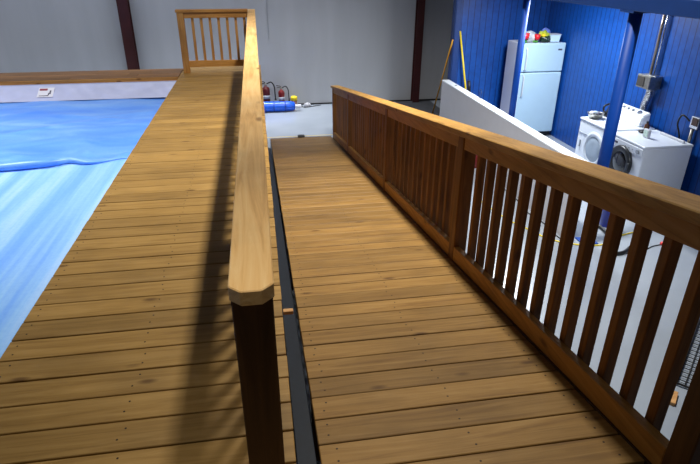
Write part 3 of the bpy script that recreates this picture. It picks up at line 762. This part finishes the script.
# vent duct behind the dryer
vd = thing('dryer_vent', 'silver dryer vent with foil hose, grey damper box and pipe on the blue wall', 'vent', (5.05, 6.53, -.2))
path = []; rad = []
for i in range(61):
    t_ = i/60; path.append((5.055, 6.53+.02*math.sin(t_*6), -.30+t_*.37)); rad.append(.042+.006*math.sin(i*2.1))
MB().tube(path, rad, 16).build('foil_hose', FOIL, vd)
bx = MB().box(4.94, 5.115, 6.40, 6.66, .06, .225, .006).build('damper_box', GALV, vd)
MB().box(4.932, 4.942, 6.50, 6.645, .08, .205, .003).build('front_plate', plain('dark damper front', (70, 66, 62), .5, .4), bx)
MB().box(4.98, 5.06, 6.36, 6.56, .225, .235, .002).build('flap', CHROME, bx)
MB().tube([(5.06, 6.575, .235), (5.06, 6.575, 1.29)], .020, 18).build('pipe', plain('brown grey pipe', (150, 136, 124), .3, .7), vd)
MB().tube([(5.07, 6.525, .235), (5.07, 6.525, 1.29)], .010, 14).build('pipe', CHROME, vd)
# outlet with conduit
ob = thing('outlet_box', 'metal outlet box with conduit on the blue wall right of the washer', 'outlet', (5.09, 5.62, -.2))
b = MB().box(5.05, 5.12, 5.55, 5.68, -.24, -.10, .006); ox = b.build('box_body', CHROME, ob)
MB().box(5.042, 5.052, 5.56, 5.65, -.20, -.11, .003).build('receptacle', plain('dark brown receptacle', (66, 46, 34), .4), ox)
MB().tube([(5.085, 5.65, -.24), (5.09, 5.66, -.55), (5.10, 5.64, -.9), (5.10, 5.64, FL)], .02, 12).build('conduit', GALV, ob)
MB().tube(smooth_path([(5.06, 5.70, -.17), (5.03, 5.80, -.12), (5.05, 5.87, -.24), (5.08, 5.82, -.40), (5.09, 5.76, -.7)]), .011, 8).build('cord', BLACK, ob)
o = MB().box(2.95, 3.75, 9.95, 11.86, FL, FL+.008, .003).build('floor_shade_sheet', plain('dark grey floor shade', (62, 64, 70), .7, noise=.2)); tag(o, 'thin dark sheet standing in for shade on the floor by the red column', 'mat')  # thin dark sheet laid as the shaded patch of floor
bk = thing('bucket', 'blue plastic bucket on the floor behind the blue column by the washer', 'bucket', (3.93, 5.24, FL))
MB().lathe([(.075, FL+.001), (.095, FL+.24), (.102, FL+.25), (.092, FL+.245), (.072, FL+.01), (.0001, FL+.008)], (3.93, 5.24, 0), n=26).build('bucket_body', plain('deep blue plastic', (20, 44, 160), .35), bk)
hp = [(3.93+.1*math.cos(PI*k/12), 5.24, FL+.24+.09*math.sin(PI*k/12)) for k in range(13)]
MB().tube(hp, .005, 8).build('handle', GALV, bk)
# small red jug that show between the balusters
j = thing('red_jug', 'small red jug on the floor against the far half wall', 'jug', (3.10, 7.45, FL))
MB().lathe([(.07, FL), (.08, FL+.02), (.08, FL+.16), (.04, FL+.22), (.03, FL+.24)], (3.10, 7.45, 0), n=20).build('jug_body', REDP, j)
MB().lathe([(.034, FL+.24), (.034, FL+.27)], (3.10, 7.45, 0), n=16).build('cap', WHITE, j)

# ------------------------------------------------------------------ light
def area(name, loc, size, power, col=(1, 1, 1), rot=(0, 0, 0), sy=None, spread=180):
    l = bpy.data.lights.new(name, 'AREA'); l.energy = power; l.color = col; l.size = size
    l.spread = math.radians(spread)
    if sy: l.shape = 'RECTANGLE'; l.size_y = sy
    o = bpy.data.objects.new(name, l); COL.objects.link(o); o.location = loc; o.rotation_euler = rot; return o
area('ceiling_lamp_middle', (1.4, 4.45, 5.4), .34, 235, (1, .965, .89), rot=(math.radians(9), 0, 0), sy=.7, spread=100)
area('ceiling_lamp_pool', (-4.7, 5.4, 6.0), .7, 170, (.97, .98, 1), sy=2.0, spread=78)
area('back_wall_fill', (-2.4, 11.0, 6.6), 9.0, 205, (.96, .98, 1), sy=.5, spread=46)  # added fill, no fitting seen: lifts the grey back wall
area('handrail_fill', (-.05, .85, 3.3), .25, 2.6, (1, .95, .86), spread=46)  # added fill overhead, brightens the near end of the pale handrail
area('washer_side_fill', (3.75, 3.3, 1.1), .3, 5, (.95, .98, 1), rot=(math.radians(48), 0, 0), sy=.6, spread=70)  # added unseen fill, tilted to brighten the washer side and floor
area('laundry_tube', (4.0, 7.4, 1.22), .25, 112, (.92, .97, 1), sy=1.3)
w_ = bpy.data.worlds.new('World'); scn.world = w_; w_.use_nodes = True
bg = w_.node_tree.nodes['Background']; bg.inputs['Color'].default_value = (.85, .92, 1, 1); bg.inputs['Strength'].default_value = .045

# ------------------------------------------------------------------ camera
cam = bpy.data.cameras.new('Camera'); co = bpy.data.objects.new('Camera', cam); COL.objects.link(co)
cam.sensor_width = 36; cam.lens = 544.0/700*36; cam.clip_start = .02
yaw, pit, rol = .162301, .458602, -.002018
fw = Vector((math.sin(yaw)*math.cos(pit), math.cos(yaw)*math.cos(pit), -math.sin(pit)))
rt = Vector((math.cos(yaw), -math.sin(yaw), 0)); dn = fw.cross(rt)
r2 = math.cos(rol)*rt+math.sin(rol)*dn; d2 = -math.sin(rol)*rt+math.cos(rol)*dn
M = Matrix((r2, -d2, -fw)).transposed().to_4x4(); M.translation = (0, 0, 1.52)
co.matrix_world = M
scn.camera = co
scn.view_settings.view_transform = 'Standard'
scn.view_settings.look = 'None'
scn.view_settings.exposure = 0
